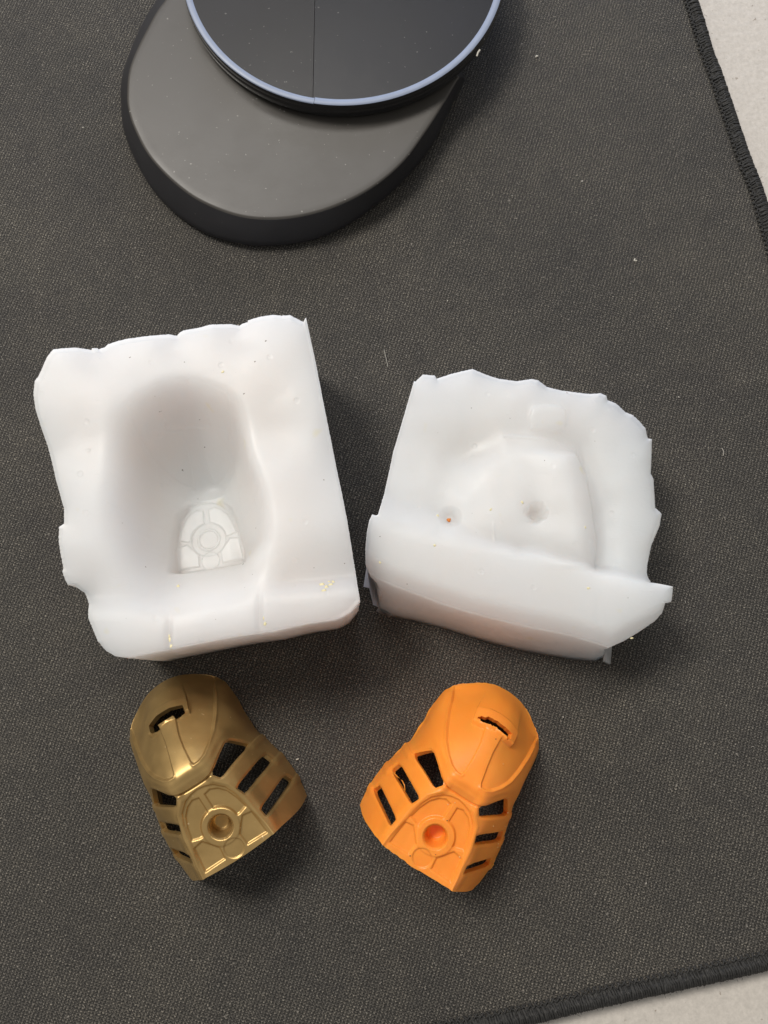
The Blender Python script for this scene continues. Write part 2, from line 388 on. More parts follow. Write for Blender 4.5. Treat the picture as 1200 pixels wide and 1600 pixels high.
PLATE_IN = [(-53,-60),(-50.5,-30),(-44.5,-3),(-42.5,11),(-38.5,27),(-32,41),(-20,52),(-10,56),(0,57.5),(10,56),(20,52),(32,41),(38.5,27),(42.5,11),(44.5,-3),(50.5,-30),(53,-60)]
PLATE_OUT = [(-57,-70),(-52,-45),(-49.5,-18),(-47,11),(-38,41),(-24,56),(0,61.5),(24,56),(38,41),(47,11),(49.5,-18),(52,-45),(57,-70)]
UP_PANEL = [(4.2,46.5),(13,48.5),(22,44),(31,34.5),(37.5,20),(41.5,4.5),(30,1),(4.2,1)]
LOW_PANEL = [(44,-5),(31,-3),(15.5,-22),(17,-38.5),(47.5,-38.5)]
FRAME = [(31.5,154),(31.5,175),(16,181.5),(0,183.5),(-16,181.5),(-31.5,175),(-31.5,154),(-21,155),(-11,158),(0,160),(11,158),(21,155)]
SLIT_G = [(-25,155),(-24,166),(-9,171),(9,171),(24,166),(25,155),(13,155.5),(11,158.5),(0,160),(-11,158.5),(-13,155.5)]
SLIT_O = [(-25,160.5),(-22,165),(-19,165.5),(-14,169),(-6,169.5),(-2,170.5),(6,169.6),(14,168.8),(21,166.5),(22.5,160),(19,156.5),(15,159.5),(8,160),(0,161.6),(-8,161),(-13,159),(-19,158.8)]
def relief(P):
    """height added along the surface normal, by plan position (u, v)"""
    Q = np.stack([np.abs(P[:, 0]), P[:, 1]], 1); u, v = Q.T
    r = np.zeros(len(P))
    pl = poly_sd(P, PLATE_IN); r -= 2.6*sstep(1.4, -1.4, pl)
    ringd = np.hypot(P[:, 0], P[:, 1]); low = np.hypot(P[:, 0], P[:, 1]+32.6)
    up = np.maximum(poly_sd(Q, UP_PANEL), 25.5-ringd)
    lo = np.maximum(np.maximum(poly_sd(Q, LOW_PANEL), 25.5-ringd), 15.5-low)
    r -= 2.9*sstep(1.3, -1.5, up); r -= 2.9*sstep(1.3, -1.5, lo)
    r -= 1.8*sstep(13.8, 12.2, low)
    r += 1.4*sstep(26.5, 24, ringd)                                # raised ring round the socket
    r -= np.interp(ringd, [0, 9.0, 12.8, 14.2, 14.9, 16.0, 16.8], [27, 26, 22, 3.4, 3.0, 2.6, 0])
    # brow crease and the step of the brow above the plate
    cre = line_d(P, [(-34,70),(-26,64),(-15,62.5),(0,62.3),(15,62.5),(26,64),(34,70)])
    r -= 3.0*np.exp(-(cre/1.3)**2)*sstep(36, 22, u)
    r += 1.2*sstep(0, 2.5, v-62.5-np.maximum(0, u-18)*.35)*sstep(60, 24, u)*sstep(88, 70, v)
    # plate edge ridge
    pe = line_d(Q, [(0,61),(24,56),(38,41),(47,11),(49.5,-18),(52.5,-46)])
    r += 1.5*np.exp(-(pe/2.6)**2)*sstep(62, 52, v)
    # forehead: sunk leaf-shaped panels, tongue between them, wedge crest
    lf = poly_sd(Q, LEAF); r -= 2.8*sstep(1.2, -1.4, lf)*sstep(212, 170, v)
    ex = line_d(Q, [(15.5,87.5),(22,88),(30,91.5),(40,101),(50,114.5),(58,133),(64,154),(68,175),(75,200)])
    r += 1.3*np.exp(-((ex-1.5)/2.4)**2)*sstep(.5, 2, lf)*sstep(190, 165, v)
    r += 1.2*np.exp(-((v-215)/40)**2)*sstep(3, 0, u)*0
    fr = poly_sd(P, FRAME); r += 4.8*sstep(.8, -1.0, fr)
    # fine steps where the bars reach the rim
    for a, b in (((78,73),(93,82)), ((91,37),(104,46)), ((97,-1),(108,6))):
        d = line_d(Q, [a, b]); side = (Q[:, 1]-a[1])-(Q[:, 0]-a[0])*(b[1]-a[1])/(b[0]-a[0])
        r += 1.5*sstep(1.0, -1.0, side)*sstep(12, 5, d)*sstep(a[0]-2, a[0]+3, u)
    for sl in SLOTS:                                               # rounded lips of the openings
        d = poly_sd(Q, sl); r -= 1.5*sstep(2.8, .2, d)
    return r

PARTS = ['crown', 'slit_frame', 'mouth_plate', 'inset_panel', 'socket', 'round_boss', 'cheek_bar']
def build_mask(root_name, mat, px_hole, rotz, slit, ragged, label, seed):
    res = 28; ns = 12*res+1; ntt = (NR-1)*26+1
    ss, tt = np.meshgrid(np.linspace(-6, 6, ns), np.linspace(0, NR-1, ntt)); s = ss.ravel(); t = tt.ravel()
    holes = [np.array(slit, float)]
    for sl in SLOTS:
        a = np.array(sl, float); holes += [a, a*[-1, 1]]
    base = surf(s, t)
    def hole_sd(P):
        d = np.full(len(P), 1e9); q = P.copy()
        if ragged:
            rg = .22+.7*(P[:, 1] > 150); q[:, 0] += vnoise(P[:, 0], P[:, 1], 3.2, seed+3)*rg; q[:, 1] += vnoise(P[:, 0], P[:, 1], 2.8, seed+4)*rg
        for h in holes: d = np.minimum(d, poly_sd(q, h))
        return d
    # pull grid points that lie near an opening's edge onto that edge
    for it in range(3):
        sd = hole_sd(base[:, :2]); near = np.where(np.abs(sd) < .62)[0]
        e = .02; g = np.stack([(hole_sd(base[near, :2]+[e, 0])-sd[near])/e, (hole_sd(base[near, :2]+[0, e])-sd[near])/e], 1)
        g /= (np.linalg.norm(g, axis=1)+1e-9)[:, None]
        step = -g*sd[near][:, None]
        ds = (surf(s[near]+1e-3, t[near])-base[near])/1e-3; dt = (surf(s[near], t[near]+1e-3)-base[near])/1e-3
        det = ds[:, 0]*dt[:, 1]-ds[:, 1]*dt[:, 0]; det = np.where(np.abs(det) < 1, 1, det)
        s[near] += np.clip((step[:, 0]*dt[:, 1]-step[:, 1]*dt[:, 0])/det, -.03, .03)
        t[near] += np.clip((ds[:, 0]*step[:, 1]-ds[:, 1]*step[:, 0])/det, -.03, .03)
        s[:] = np.clip(s, -6, 6); t[:] = np.clip(t, 0, NR-1)
        base[near] = surf(s[near], t[near])
    G = base.reshape(ntt, ns, 3)
    ds = np.gradient(G, axis=1); dt = np.gradient(G, axis=0); nr_ = np.cross(ds, dt).reshape(-1, 3)
    nr_ /= (np.linalg.norm(nr_, axis=1)+1e-9)[:, None]; nr_[nr_[:, 2] < 0] *= 1
    nG = nr_.reshape(ntt, ns, 3)
    for _ in range(40):
        nG[1:-1] = .25*nG[:-2]+.5*nG[1:-1]+.25*nG[2:]; nG[:, 1:-1] = .25*nG[:, :-2]+.5*nG[:, 1:-1]+.25*nG[:, 2:]
    nI = nG.reshape(-1, 3); wv_ = sstep(125, 145, base[:, 1])[:, None]*sstep(45, 33, np.abs(base[:, 0]))[:, None]; nI = nI*(1-.95*wv_)+np.array([0, 0, .22])+wv_*np.array([0, 0, .6]); nI = nI/(np.linalg.norm(nI, axis=1)+1e-9)[:, None]
    rel = relief(base[:, :2])
    outer = base+nr_*rel[:, None]
    if ragged: outer += nr_*(vnoise(base[:, 0], base[:, 1], 26, seed)*.5)[:, None]
    T = (8.2-1.5*wv_)
    inn = base-nI*T+nI*np.minimum(rel+3, 0)[:, None]
    inn[:, 2] = np.maximum(inn[:, 2], .0)
    # rim: slight irregular flash on the cast copy
    rimmask = (np.abs(s) > 5.98) | (t > NR-1.02) | (t < .02)
    if ragged:
        k = np.where(rimmask)[0]
        f = np.maximum(0, vnoise(base[k, 1]*1.0, base[k, 0], 21, seed+9)*2.2+vnoise(base[k, 1], base[k, 0], 6, seed+8)*.7-.3)
        dirn = np.stack([base[k, 0], base[k, 1]-80, 0*k], 1); dirn /= np.linalg.norm(dirn, axis=1)[:, None]
        outer[k] += dirn*f[:, None]
    outer[:, 2] = np.maximum(outer[:, 2], .2)
    nV = ns*ntt; idx = np.arange(nV).reshape(ntt, ns)
    quads = np.stack([idx[:-1, :-1], idx[:-1, 1:], idx[1:, 1:], idx[1:, :-1]], -1).reshape(-1, 4)
    cen = base[quads].mean(1)[:, :2]
    keep = hole_sd(cen) > 0
    quads = quads[keep]; cen = cen[keep]
    # part id for every face
    Qc = np.stack([np.abs(cen[:, 0]), cen[:, 1]], 1)
    pid = np.zeros(len(cen), int)
    plate = poly_sd(cen, PLATE_OUT) < 0; pid[plate & (cen[:, 1] < 62)] = 2
    rd = np.hypot(*cen.T); lw = np.hypot(cen[:, 0], cen[:, 1]+32.6)
    upm = (poly_sd(Qc, UP_PANEL) < -.2) & (rd > 25.7); lom = (poly_sd(Qc, LOW_PANEL) < -.2) & (rd > 25.7) & (lw > 15.7)
    pid[rd < 17.2] = 4; pid[(lw < 13.4)] = 5
    pid[poly_sd(cen, FRAME) < 0] = 1
    # cheek bars: below slot 1, 2, 3 on each side
    bar = np.zeros(len(cen), int)
    def above(a, b): return (Qc[:, 1]-a[1]) > (Qc[:, 0]-a[0])*(b[1]-a[1])/(b[0]-a[0])
    side = (~plate) & (Qc[:, 0] > 30) & (cen[:, 1] < 110)
    l1 = above((32,57), (84,88)); l2 = above((47,25), (96,47)); l3 = above((57,-15), (105,9))
    bar[side & ~l1 & l2] = 1; bar[side & ~l2 & l3] = 2; bar[side & ~l3] = 3
    bar[~(side & ~l1)] = 0
    pid[bar > 0] = 6
    groups = {}
    for nm, m in [('crown', pid == 0), ('slit_frame', pid == 1), ('mouth_plate', (pid == 2) & ~upm & ~lom), ('socket', pid == 4), ('round_boss', pid == 5)]: groups[(nm, 0)] = m
    k = 0
    for pm in (upm, lom):
        for sg in (-1, 1): groups[('inset_panel', k)] = pm & (cen[:, 0]*sg > 0) & (pid == 2); k += 1
    k = 0
    for b in (1, 2, 3):
        for sg in (-1, 1): groups[('cheek_bar', k)] = (bar == b) & (cen[:, 0]*sg > 0); k += 1
    # boundary walls
    fo = quads; fi = quads[:, ::-1]+nV
    ed = {}
    allv = np.concatenate([outer, inn]); owner = np.zeros(len(quads), int)
    e = np.concatenate([quads[:, [0, 1]], quads[:, [1, 2]], quads[:, [2, 3]], quads[:, [3, 0]]]); ef = np.tile(np.arange(len(quads)), 4)
    key = np.minimum(e[:, 0], e[:, 1]).astype(np.int64)*nV*2+np.maximum(e[:, 0], e[:, 1])
    _, inv, cnt = np.unique(key, return_inverse=True, return_counts=True)
    bmask = cnt[inv] == 1; be = e[bmask]; bf = ef[bmask]
    ca, sa = math.cos(rotz), math.sin(rotz); Rz = np.array([[ca, -sa, 0], [sa, ca, 0], [0, 0, 1]])
    pos = at(px_hole[0], px_hole[1], 130.0); pos[2] = .6
    W = allv@Rz.T+pos
    # vertex normals of the whole (shared across part seams)
    vn = np.zeros_like(W)
    for F in (fo, fi):
        n = np.cross(W[F[:, 1]]-W[F[:, 0]], W[F[:, 2]]-W[F[:, 0]])
        for c in range(4): np.add.at(vn, F[:, c], n)
    vn /= (np.linalg.norm(vn, axis=1)+1e-12)[:, None]
    root = empty(root_name, pos); tag(root, label, 'toy mask', 'helmet-shaped toy masks below the moulds')
    made = {}
    for (nm, k), m in groups.items():
        if not m.any(): continue
        F1 = fo[m]; F2 = fi[m]; bsel = m[bf]; b = be[bsel]
        wl = np.stack([b[:, 1], b[:, 0], b[:, 0]+nV, b[:, 1]+nV], 1)
        Fa = np.concatenate([F1, F2]); used = np.unique(Fa); mp = np.full(2*nV, -1); mp[used] = np.arange(len(used))
        V = W[used]; NV = vn[used]; F = mp[Fa]
        if len(b):
            wv = W[wl].reshape(-1, 3); o0 = len(V); wf = np.arange(len(wv)).reshape(-1, 4)+o0
            wn = np.cross(W[wl[:, 1]]-W[wl[:, 0]], W[wl[:, 2]]-W[wl[:, 0]]); wn /= (np.linalg.norm(wn, axis=1)+1e-12)[:, None]
            V = np.concatenate([V, wv]); NV = np.concatenate([NV, np.repeat(wn, 4, 0)]); F = np.concatenate([F, wf])
        par = made.get('mouth_plate') if nm in ('inset_panel', 'socket', 'round_boss') else root
        me = bpy.data.meshes.new(nm)
        off = pos
        v = (V-off)*K; n_ = len(F)
        me.vertices.add(len(v)); me.vertices.foreach_set('co', v.astype(np.float32).ravel())
        me.loops.add(n_*4); me.loops.foreach_set('vertex_index', F.astype(np.int32).ravel())
        me.polygons.add(n_); me.polygons.foreach_set('loop_start', np.arange(0, n_*4, 4, dtype=np.int32))
        me.update(calc_edges=True)
        me.polygons.foreach_set('use_smooth', np.full(n_, True))
        me.normals_split_custom_set_from_vertices(NV.astype(np.float32).tolist())
        me.materials.append(mat)
        o = bpy.data.objects.new(nm, me); COL.objects.link(o); o.parent = par
        made.setdefault(nm, o)
    return root, pos, Rz

root_g, pos_g, Rg = build_mask('toy_mask', M_GOLD, (345, 1292.5), .560, SLIT_G, False,
    'metallic gold helmet-shaped toy mask with slotted cheeks below the large left mould', 11)
root_o, pos_o, Ro = build_mask('toy_mask', M_ORANGE, (680, 1308.9), -.558, SLIT_O, True,
    'matt orange cast copy of the mask with ragged flash edges below the right mould', 23)
# loose strand of flash hanging over the middle opening of the orange mask
def mask_pt(u, v, h, R_, p_): return R_@np.array([u, v, h])+p_
V = []; F = []
add_tube(V, F, [mask_pt(-86, 37, 62, Ro, pos_o), mask_pt(-79, 36, 78, Ro, pos_o), mask_pt(-72, 36, 92, Ro, pos_o), mask_pt(-67, 33, 98, Ro, pos_o), mask_pt(-63, 28, 97, Ro, pos_o), mask_pt(-61, 24, 93, Ro, pos_o)], .8, 6, [1, 1, .9, .9, .8, .4])
mesh_obj('flash_strand', V, F, M_ORANGE, root_o)

# ---------------------------------------------------------------- silicone moulds
# plan map of the mask's outer shape: the depth of the left mould's cavity
a_, b_ = np.meshgrid(np.linspace(-6, 6, 900), np.linspace(0, NR-1, 1000)); Sd = surf(a_, b_)
GU0, GV0 = -190, -190
gu = np.arange(GU0, 191); gv = np.arange(GV0, 271); HM = np.zeros((len(gv), len(gu)))
ii = np.round((Sd[:, 1]*np.where(Sd[:, 1] > 60, .86, 1.0)+np.where(Sd[:, 1] > 60, 8.4, 0))-GV0).astype(int); jj = np.round(Sd[:, 0]-GU0).astype(int)
np.maximum.at(HM, (ii, jj), Sd[:, 2])
def blur(A, it):
    for _ in range(it):
        A = .25*np.roll(A, 1, 0)+.5*A+.25*np.roll(A, -1, 0); A = .25*np.roll(A, 1, 1)+.5*A+.25*np.roll(A, -1, 1)
    return A
def bilinear(A, x, y):
    x = np.clip(x, 0, A.shape[1]-1.001); y = np.clip(y, 0, A.shape[0]-1.001)
    i = x.astype(int); j = y.astype(int); fx = x-i; fy = y-j
    return (A[j, i]*(1-fx)+A[j, i+1]*fx)*(1-fy)+(A[j+1, i]*(1-fx)+A[j+1, i+1]*fx)*fy
UU, VV = np.meshgrid(gu, gv)
chin = np.interp(VV, [-170, -112, -88, -66, -46], [0, 3, 26, 76, 119])*sstep(100, 34, np.abs(UU))*(VV < -44)
DEPTH0 = np.maximum(HM, chin)
wide = blur(DEPTH0.copy(), 650)*.80; mid = blur(DEPTH0.copy(), 170)*.88
wl_ = sstep(10, -60, UU)*sstep(215, 150, VV)
DEPTH = mid*(1-wl_)+wide*wl_
pw = sstep(4, -6, poly_sd(np.stack([UU.ravel(), VV.ravel()], 1).astype(float), PLATE_OUT).reshape(UU.shape))*sstep(-49, -46, VV)
pw = blur(pw, 5); DEPTH = DEPTH*(1-pw)+blur(DEPTH0.copy(), 2)*.90*pw
def cavity(u, v):
    k = np.where(np.abs(u) > 54, (np.abs(u)-54)*1.16+54, np.abs(u))*np.sign(u)   # a little narrower than the mask at the rim
    return bilinear(DEPTH, k-GU0, v-GV0)

def build_mould(name, outline_px, z_edge, centre_px, height_fn, bottom_fn, mat, label, category, rings=190, na=900, seed=0, edge_lip=1.2):
    P = at_many(outline_px, z_edge)[:, :2]; c = at(centre_px[0], centre_px[1], z_edge)[:2]
    rel_ = P-c; ang = np.unwrap(np.arctan2(rel_[:, 1], rel_[:, 0])); sg_ = 1 if ang[-1] > ang[0] else -1
    for i in range(1, len(ang)):                                   # keep the outline star-shaped about the centre
        if sg_*(ang[i]-ang[i-1]) < .0006: ang[i] = ang[i-1]+sg_*.0006
    rad_ = np.hypot(*rel_.T); P = c+np.stack([rad_*np.cos(ang), rad_*np.sin(ang)], 1)
    Pc = np.vstack([P, P[:1]]); d = np.r_[0, np.cumsum(np.hypot(*np.diff(Pc, axis=0).T))]
    # keep the traced corners: sample by arc length and snap the nearest sample to each corner
    t = np.linspace(0, d[-1], na, endpoint=False)
    for dk in d[:-1]: t[np.abs(t-dk).argmin()] = dk
    O = np.stack([np.interp(t, d, Pc[:, 0]), np.interp(t, d, Pc[:, 1])], 1)
    pidx = np.interp(t, d, np.arange(len(Pc)))
    jit = rng.normal(0, .16, na); dirn = (O-c); dirn /= np.hypot(*dirn.T)[:, None]; O = O+dirn*jit[:, None]
    rr = (np.arange(1, rings+1)/rings)
    XY = c+(O-c)[None]*rr[:, None, None]; flat = XY.reshape(-1, 2)
    Z = height_fn(flat); rad = np.repeat(rr, na)
    Z = Z+edge_lip*sstep(.975, 1.0, rad)
    V = [np.r_[c, height_fn(c[None])[0]][None], np.c_[flat, Z]]
    topz = Z.reshape(rings, na)[-1]
    B = bottom_fn(O, pidx)
    rows = 16; last = np.c_[O, topz]
    for k in range(1, rows+1):
        f = k/rows; q = last*(1-f)+np.c_[B, np.full(na, .4)]*f
        w = np.sin(f*math.pi)
        amp = 1.6*vnoise(np.arange(na)*1.0, np.full(na, k*9.0), 14, seed+5)+1.0*vnoise(np.arange(na)*1., np.full(na, k*5.), 4, seed+6)
        q[:, :2] += dirn*(amp*w)[:, None]
        V.append(q)
    V.append(np.r_[c, 1.0][None])
    V = np.concatenate(V)
    R_ = rings+rows; ar = np.arange(na); nx = (ar+1) % na
    F = []
    base = 1+np.arange(R_)[:, None]*na
    q = np.stack([base[:-1]+ar, base[1:]+ar, base[1:]+nx, base[:-1]+nx], -1).reshape(-1, 4)
    tri0 = np.stack([np.zeros(na, int), 1+ar, 1+nx, np.zeros(na, int)], 1)[:, [0, 1, 2]]
    last_c = len(V)-1; lb = 1+(R_-1)*na
    tri1 = np.stack([np.full(na, last_c), lb+nx, lb+ar], 1)
    faces = [tuple(x) for x in tri0.tolist()]+q.tolist()+[tuple(x) for x in tri1.tolist()]
    area = 0.5*np.sum(O[:, 0]*np.roll(O[:, 1], -1)-np.roll(O[:, 0], -1)*O[:, 1])
    if area < 0: faces = [f[::-1] for f in faces]
    org = (c[0], c[1], 0)
    root = empty(name, org); tag(root, label, category, 'white silicone mould halves')
    mesh_obj('mould_block', V, faces, mat, root)
    return root

# --- left mould: deep cavity with the mask's face
L_OUT = [(83.7,547),(100,545),(118.7,543.3),(132.7,544.7),(142,545.8),(143.2,543.3),(151.8,543.3),(152.7,545),(163,542.3),(168.8,537.7),(184,533),(198,529.5),(228,525.5),(263.3,521.8),(276.2,524),(279.7,520.2),(286.7,516.2),(310,512.5),
 (328,507.3),(360.7,505),(373.5,507.3),(379.3,503.8),(386.3,502.7),(386.8,499.6),(405,495.2),(426,492),(440,493.3),(454,492.4),(463.3,497.5),(473.8,503),(476.2,496),(478,496),(486.7,535.3),(493.7,568),(505.3,628.7),(514.7,675.3),(526.3,733.7),
 (534,770),(542.6,813),(550.2,861),(558.9,917),(562.8,939),(548,956),(535,964),(524,968),(478.7,974.8),(426.7,986.7),(372.5,994),(340,999.7),(275,1012.7),(218.7,1023.7),(208,1027),(197,1027),(181.8,1025.8),(166.7,1017),(153.7,1001.9),(142.8,975.9),(138.5,965),(137.4,943),(131,926),(119,917.3),(115.8,912.6),(106,913.4),(101.7,904.3),(98.4,893.5),(100,888),(93,848),(93,824),(100.6,818.8),(100.6,796),(93,770),
 (87.2,750),(74.3,698.7),(65,670.7),(55.7,640.3),(52.2,617),(54.5,596),(60.3,589),(74.3,558.7)]
LZ = 200.0
L_ROT = math.radians(9.5); L_ORG = at(329, 846, LZ-130.0)[:2]
def gauss(x, y, cx, cy, sx, sy): return np.exp(-((x-cx)/sx)**2-((y-cy)/sy)**2)
def left_height(P):
    ca, sa = math.cos(-L_ROT), math.sin(-L_ROT); q = P-L_ORG
    u = q[:, 0]*ca-q[:, 1]*sa; v = q[:, 0]*sa+q[:, 1]*ca
    px = to_px(np.c_[P, np.full(len(P), LZ)]); x, y = px.T
    z = LZ+2.0*vnoise(P[:, 0], P[:, 1], 90, 41)+.5*vnoise(P[:, 0], P[:, 1], 30, 42)
    z -= 5*gauss(x, y, 148, 562, 26, 24)+6*gauss(x, y, 372, 524, 34, 30)+3.5*gauss(x, y, 268, 540, 22, 18)
    z -= 6*gauss(x, y, 430, 675, 60, 42)+6*gauss(x, y, 120, 690, 45, 45)+4*gauss(x, y, 520, 700, 22, 60)
    # rolled front: crease behind the front lip on both sides of the chin opening
    z -= 14*np.exp(-((y-(908-(x-400)*.10))/np.where(y < 908-(x-400)*.10, 46, 20))**2)*sstep(385, 450, x)
    z -= 11*np.exp(-((y-(925-(x-200)*.03))/np.where(y < 925, 50, 24))**2)*sstep(300, 220, x)*sstep(95, 150, x)
    h = cavity(u, v)
    zz = z-h
    rel = relief(np.stack([u, v], 1)); socket = np.hypot(u, v)
    rel = np.where(socket < 17.5, np.interp(socket, [0, 13, 14.2, 16, 17.5], [-1.0, -1.0, -4.5, -4.5, 0]), rel)
    msk = (h > 4)*sstep(-51, -47, v)
    zz = zz-rel*msk*np.where(poly_sd(np.stack([u, v], 1), PLATE_OUT) < 0, .75, .2)
    zz -= 4*gauss(x, y, 263, 992, 5, 26)+4*gauss(x, y, 405, 955, 5, 30)
    return zz
def left_bottom(O, pidx):
    # drops straight, drawn in a little under the right edge
    c = O.mean(0); w = (O-c); k = np.where(w[:, 0] > 60, .955, .985)
    return c+w*np.c_[k, np.full(len(k), .985)]
mould_l = build_mould('silicone_mould', L_OUT, LZ, (322, 812), left_height, left_bottom, M_SIL_A,
    'large milky silicone mould half with a deep mask-shaped cavity and crisp mouth plate imprint', 'mould', 230, 1000, 3)

# --- right mould: shallow tray with a raised core and a thick front lip
R_OUT = [(647,593),(650,593),(655,588),(661,582.4),(680,584),(683,589),(704,582),(724,577),(739,574),(760,583),(780,590),(808,594),(832,590),(842,592),(856,602.4),(880,608),(924,613),(940,612),(949,616),(951,623),(964,628),(980,641),(992,645),(1004,655),(1013,664),(1017,680),(1023.6,681.6),(1021.6,736),(1026,744),(1029,790),(1038,798),(1039,800),(1036,818),(1024,848),(1017,880),(1015,911),(1033,909.5),(1044,904),(1049,914),(1047,941),(1037,943),(1036,958),(1026,970),(1000,988),(980,1000),(956,1011),
 (935,1004),(900,993),(860,985),(820,977),(780,967),(740,957),(700,945),(660,930),(615,913),(590,902),(578,893),(571,880),(571,860),(573,835),(577,815),(582,806),(586,811),(590.5,806),(600,770),(615,700),(630,650)]
iR = {p: i for i, p in enumerate(R_OUT)}
RB = {(956,1011):(951,1022),(935,1004):(930,1034),(900,993):(898,1031),(860,985):(858,1025),(820,977):(815,1017),(780,967):(773,1007),(740,957):(732,995),(700,945):(694,983),(660,930):(652,972),(615,913):(612,964),(590,902):(594,956),(578,893):(588,944),(571,880):(585,925),(571,860):(583,895),(573,835):(584,855)}
RZ = 135.0
lipx = [560, 583, 620, 680, 760, 850, 900, 960, 1015, 1050]; lipy = [800, 812, 838, 852, 861, 872, 887, 901, 912, 903]
def right_raw(x, y):
    P = np.c_[x, y]
    z = 118+3*vnoise(P[:, 0], P[:, 1], 80, 51)+1.2*vnoise(P[:, 0], P[:, 1], 26, 52)
    z += 10*sstep(690, 590, y)
    z -= 9*gauss(x, y, 740, 700, 60, 34)                              # hollow behind the core
    core = poly_sd(np.c_[x, y], [(752,690),(790,675),(850,680),(902,702),(926,760),(938,820),(934,880),(905,884),(860,872),(760,860),(700,850),(690,770)])
    z -= 12*np.exp(-(np.clip(core-8, -60, 60)/24)**2)*sstep(850, 930, x+ (y-700)*.1)
    z += 16*sstep(16, -40, core)*(1-.5*sstep(780, 690, x))
    z += 2.5*sstep(3, -3, line_d(np.c_[x, y], [(790,676),(830,682),(903,699)])-2)
    pt = poly_sd(np.c_[x, y], [(832,632),(872,630),(886,640),(888,664),(872,670),(834,668),(828,650)]); z += 3.5*sstep(2.5, -2.5, pt)
    hx = np.hypot((x-838)/1.08, (y-801)/.98)+1.6*vnoise(x, y, 9, 60); z += 0*hx
    yl = np.interp(x, lipx, lipy)+2.0*vnoise(x, y, 22, 66); s = y-yl
    lip = 144-(s/110.)*8
    lip = lip-20*np.exp(-((x-960)/26)**2)*sstep(40, 0, s)*0
    bw = 16+44*sstep(800, 640, x)+10*sstep(880, 700, x)
    z = z*(1-sstep(-bw, 2, s))+lip*sstep(-bw, 2, s)
    z -= 14*gauss(x, y, 934, 884, 13, 8)
    fy_ = np.interp(x, [560, 578, 615, 660, 740, 820, 900, 960, 1000, 1050], [880, 893, 913, 930, 957, 977, 993, 1010, 988, 960])
    z -= 20*sstep(26, -2, fy_-y)
    z -= 1.5*sstep(6, 0, np.abs(x-(932+(y-940)*.05)))*sstep(925, 945, y)
    return z
gx_, gy_ = np.meshgrid(np.arange(540, 1081), np.arange(550, 1051))
RR = right_raw(gx_.ravel().astype(float), gy_.ravel().astype(float)).reshape(gx_.shape)
RRp = np.pad(RR, 40, mode='edge'); RRb = blur(RRp, 42)[40:-40, 40:-40]
def right_height(P):
    x, y = to_px(np.c_[P, np.full(len(P), RZ)]).T
    z = bilinear(RRb, x-540, y-550)
    hx = np.hypot((x-838)/1.08, (y-801)/.98)+2.2*vnoise(x, y, 8, 60)
    z -= 20*sstep(19, 5, hx); z -= 9*sstep(20, 3, np.hypot(x-704, y-806)); z -= 4*sstep(3.4, 1.2, np.hypot(x-702, y-812))
    xr = np.interp(y, [690, 699, 740, 790, 840, 884], [896, 903, 922, 929, 936, 934])
    z += 8*sstep(3.5, -3.5, x-xr)*sstep(-95, -25, x-xr)*sstep(697, 712, y)*sstep(892, 880, y)
    z += 4*sstep(2.5, -2.5, x-(752+(y-720)*.03))*0
    pt = poly_sd(np.c_[x, y], [(834,634),(850,631),(872,631),(885,638),(888,652),(886,664),(872,669),(850,668),(832,667),(829,650)])
    z += 2.6*sstep(2.5, -2.0, pt)
    z += 1.6*sstep(3, -2, line_d(np.c_[x, y], [(790,676),(830,680),(868,686),(903,697)])-1.5)
    z += 1.2*sstep(2, -1, np.abs(x-(772+(y-830)*.06))-1.2)*sstep(812, 822, y)*sstep(850, 842, y)
    return z
def right_bottom(O, pidx):
    dflt = O.mean(0)+(O-O.mean(0))*.97
    B = dflt.copy(); n = len(R_OUT); i0 = iR[(956,1011)]; i1 = iR[(573,835)]
    pts = at_many([RB[R_OUT[i]] for i in range(i0, i1+1)], 0.0)[:, :2]
    w = (pidx >= i0) & (pidx <= i1)
    B[w, 0] = np.interp(pidx[w], np.arange(i0, i1+1), pts[:, 0]); B[w, 1] = np.interp(pidx[w], np.arange(i0, i1+1), pts[:, 1])
    for _ in range(12): B = .25*np.roll(B, 1, 0)+.5*B+.25*np.roll(B, -1, 0)
    return B
mould_r = build_mould('silicone_mould', R_OUT, RZ, (815, 872), right_height, right_bottom, M_SIL_B,
    'smaller white silicone mould half with a raised core, round hole and rolled front lip', 'mould', 210, 1000, 9)

# small pieces on and around the moulds
def blob(parent, name, mat, p, rx, ry, rz, seed, n=9):
    r = np.random.default_rng(seed); V = [(p[0], p[1], p[2]+rz)]; F = []
    k = r.uniform(.65, 1.15, n)
    for lev, (f, z) in enumerate(((.55, .85), (1.0, .1), (.9, -.5))):
        for i in range(n):
            a = 2*math.pi*i/n; V.append((p[0]+rx*f*k[i]*math.cos(a), p[1]+ry*f*k[i]*math.sin(a), p[2]+rz*z))
    for i in range(n):
        j = (i+1) % n; F.append((0, 1+i, 1+j))
        for l in (0, 1): F.append((1+l*n+i, 1+(l+1)*n+i, 1+(l+1)*n+j, 1+l*n+j))
    return mesh_obj(name, V, F, mat, parent)
def on_left(x, y):
    p = at(x, y, LZ); 
    for _ in range(6): p = at(x, y, float(left_height(p[None, :2])[0]))
    return p
def on_right(x, y):
    p = at(x, y, RZ)
    for _ in range(6): p = at(x, y, float(right_height(p[None, :2])[0]))
    return p
for i, (x, y, rx, ry) in enumerate([(503,914,3.5,4),(510,918,3,3.5),(517,914,4,2.6),(521,910,2.6,3),(506,923,3.6,3),(514,909,2,1.6),(266,1000,2.4,5),(268,1011,3,4),(264,994,1.6,3),(278,917,2.4,3.4),(414,975,2.2,3),(412,966,1.4,2.4),(348,581,2.6,2)]):
    blob(mould_l, 'residue_fleck', M_RES, on_left(x, y), rx, ry, .35, 100+i)
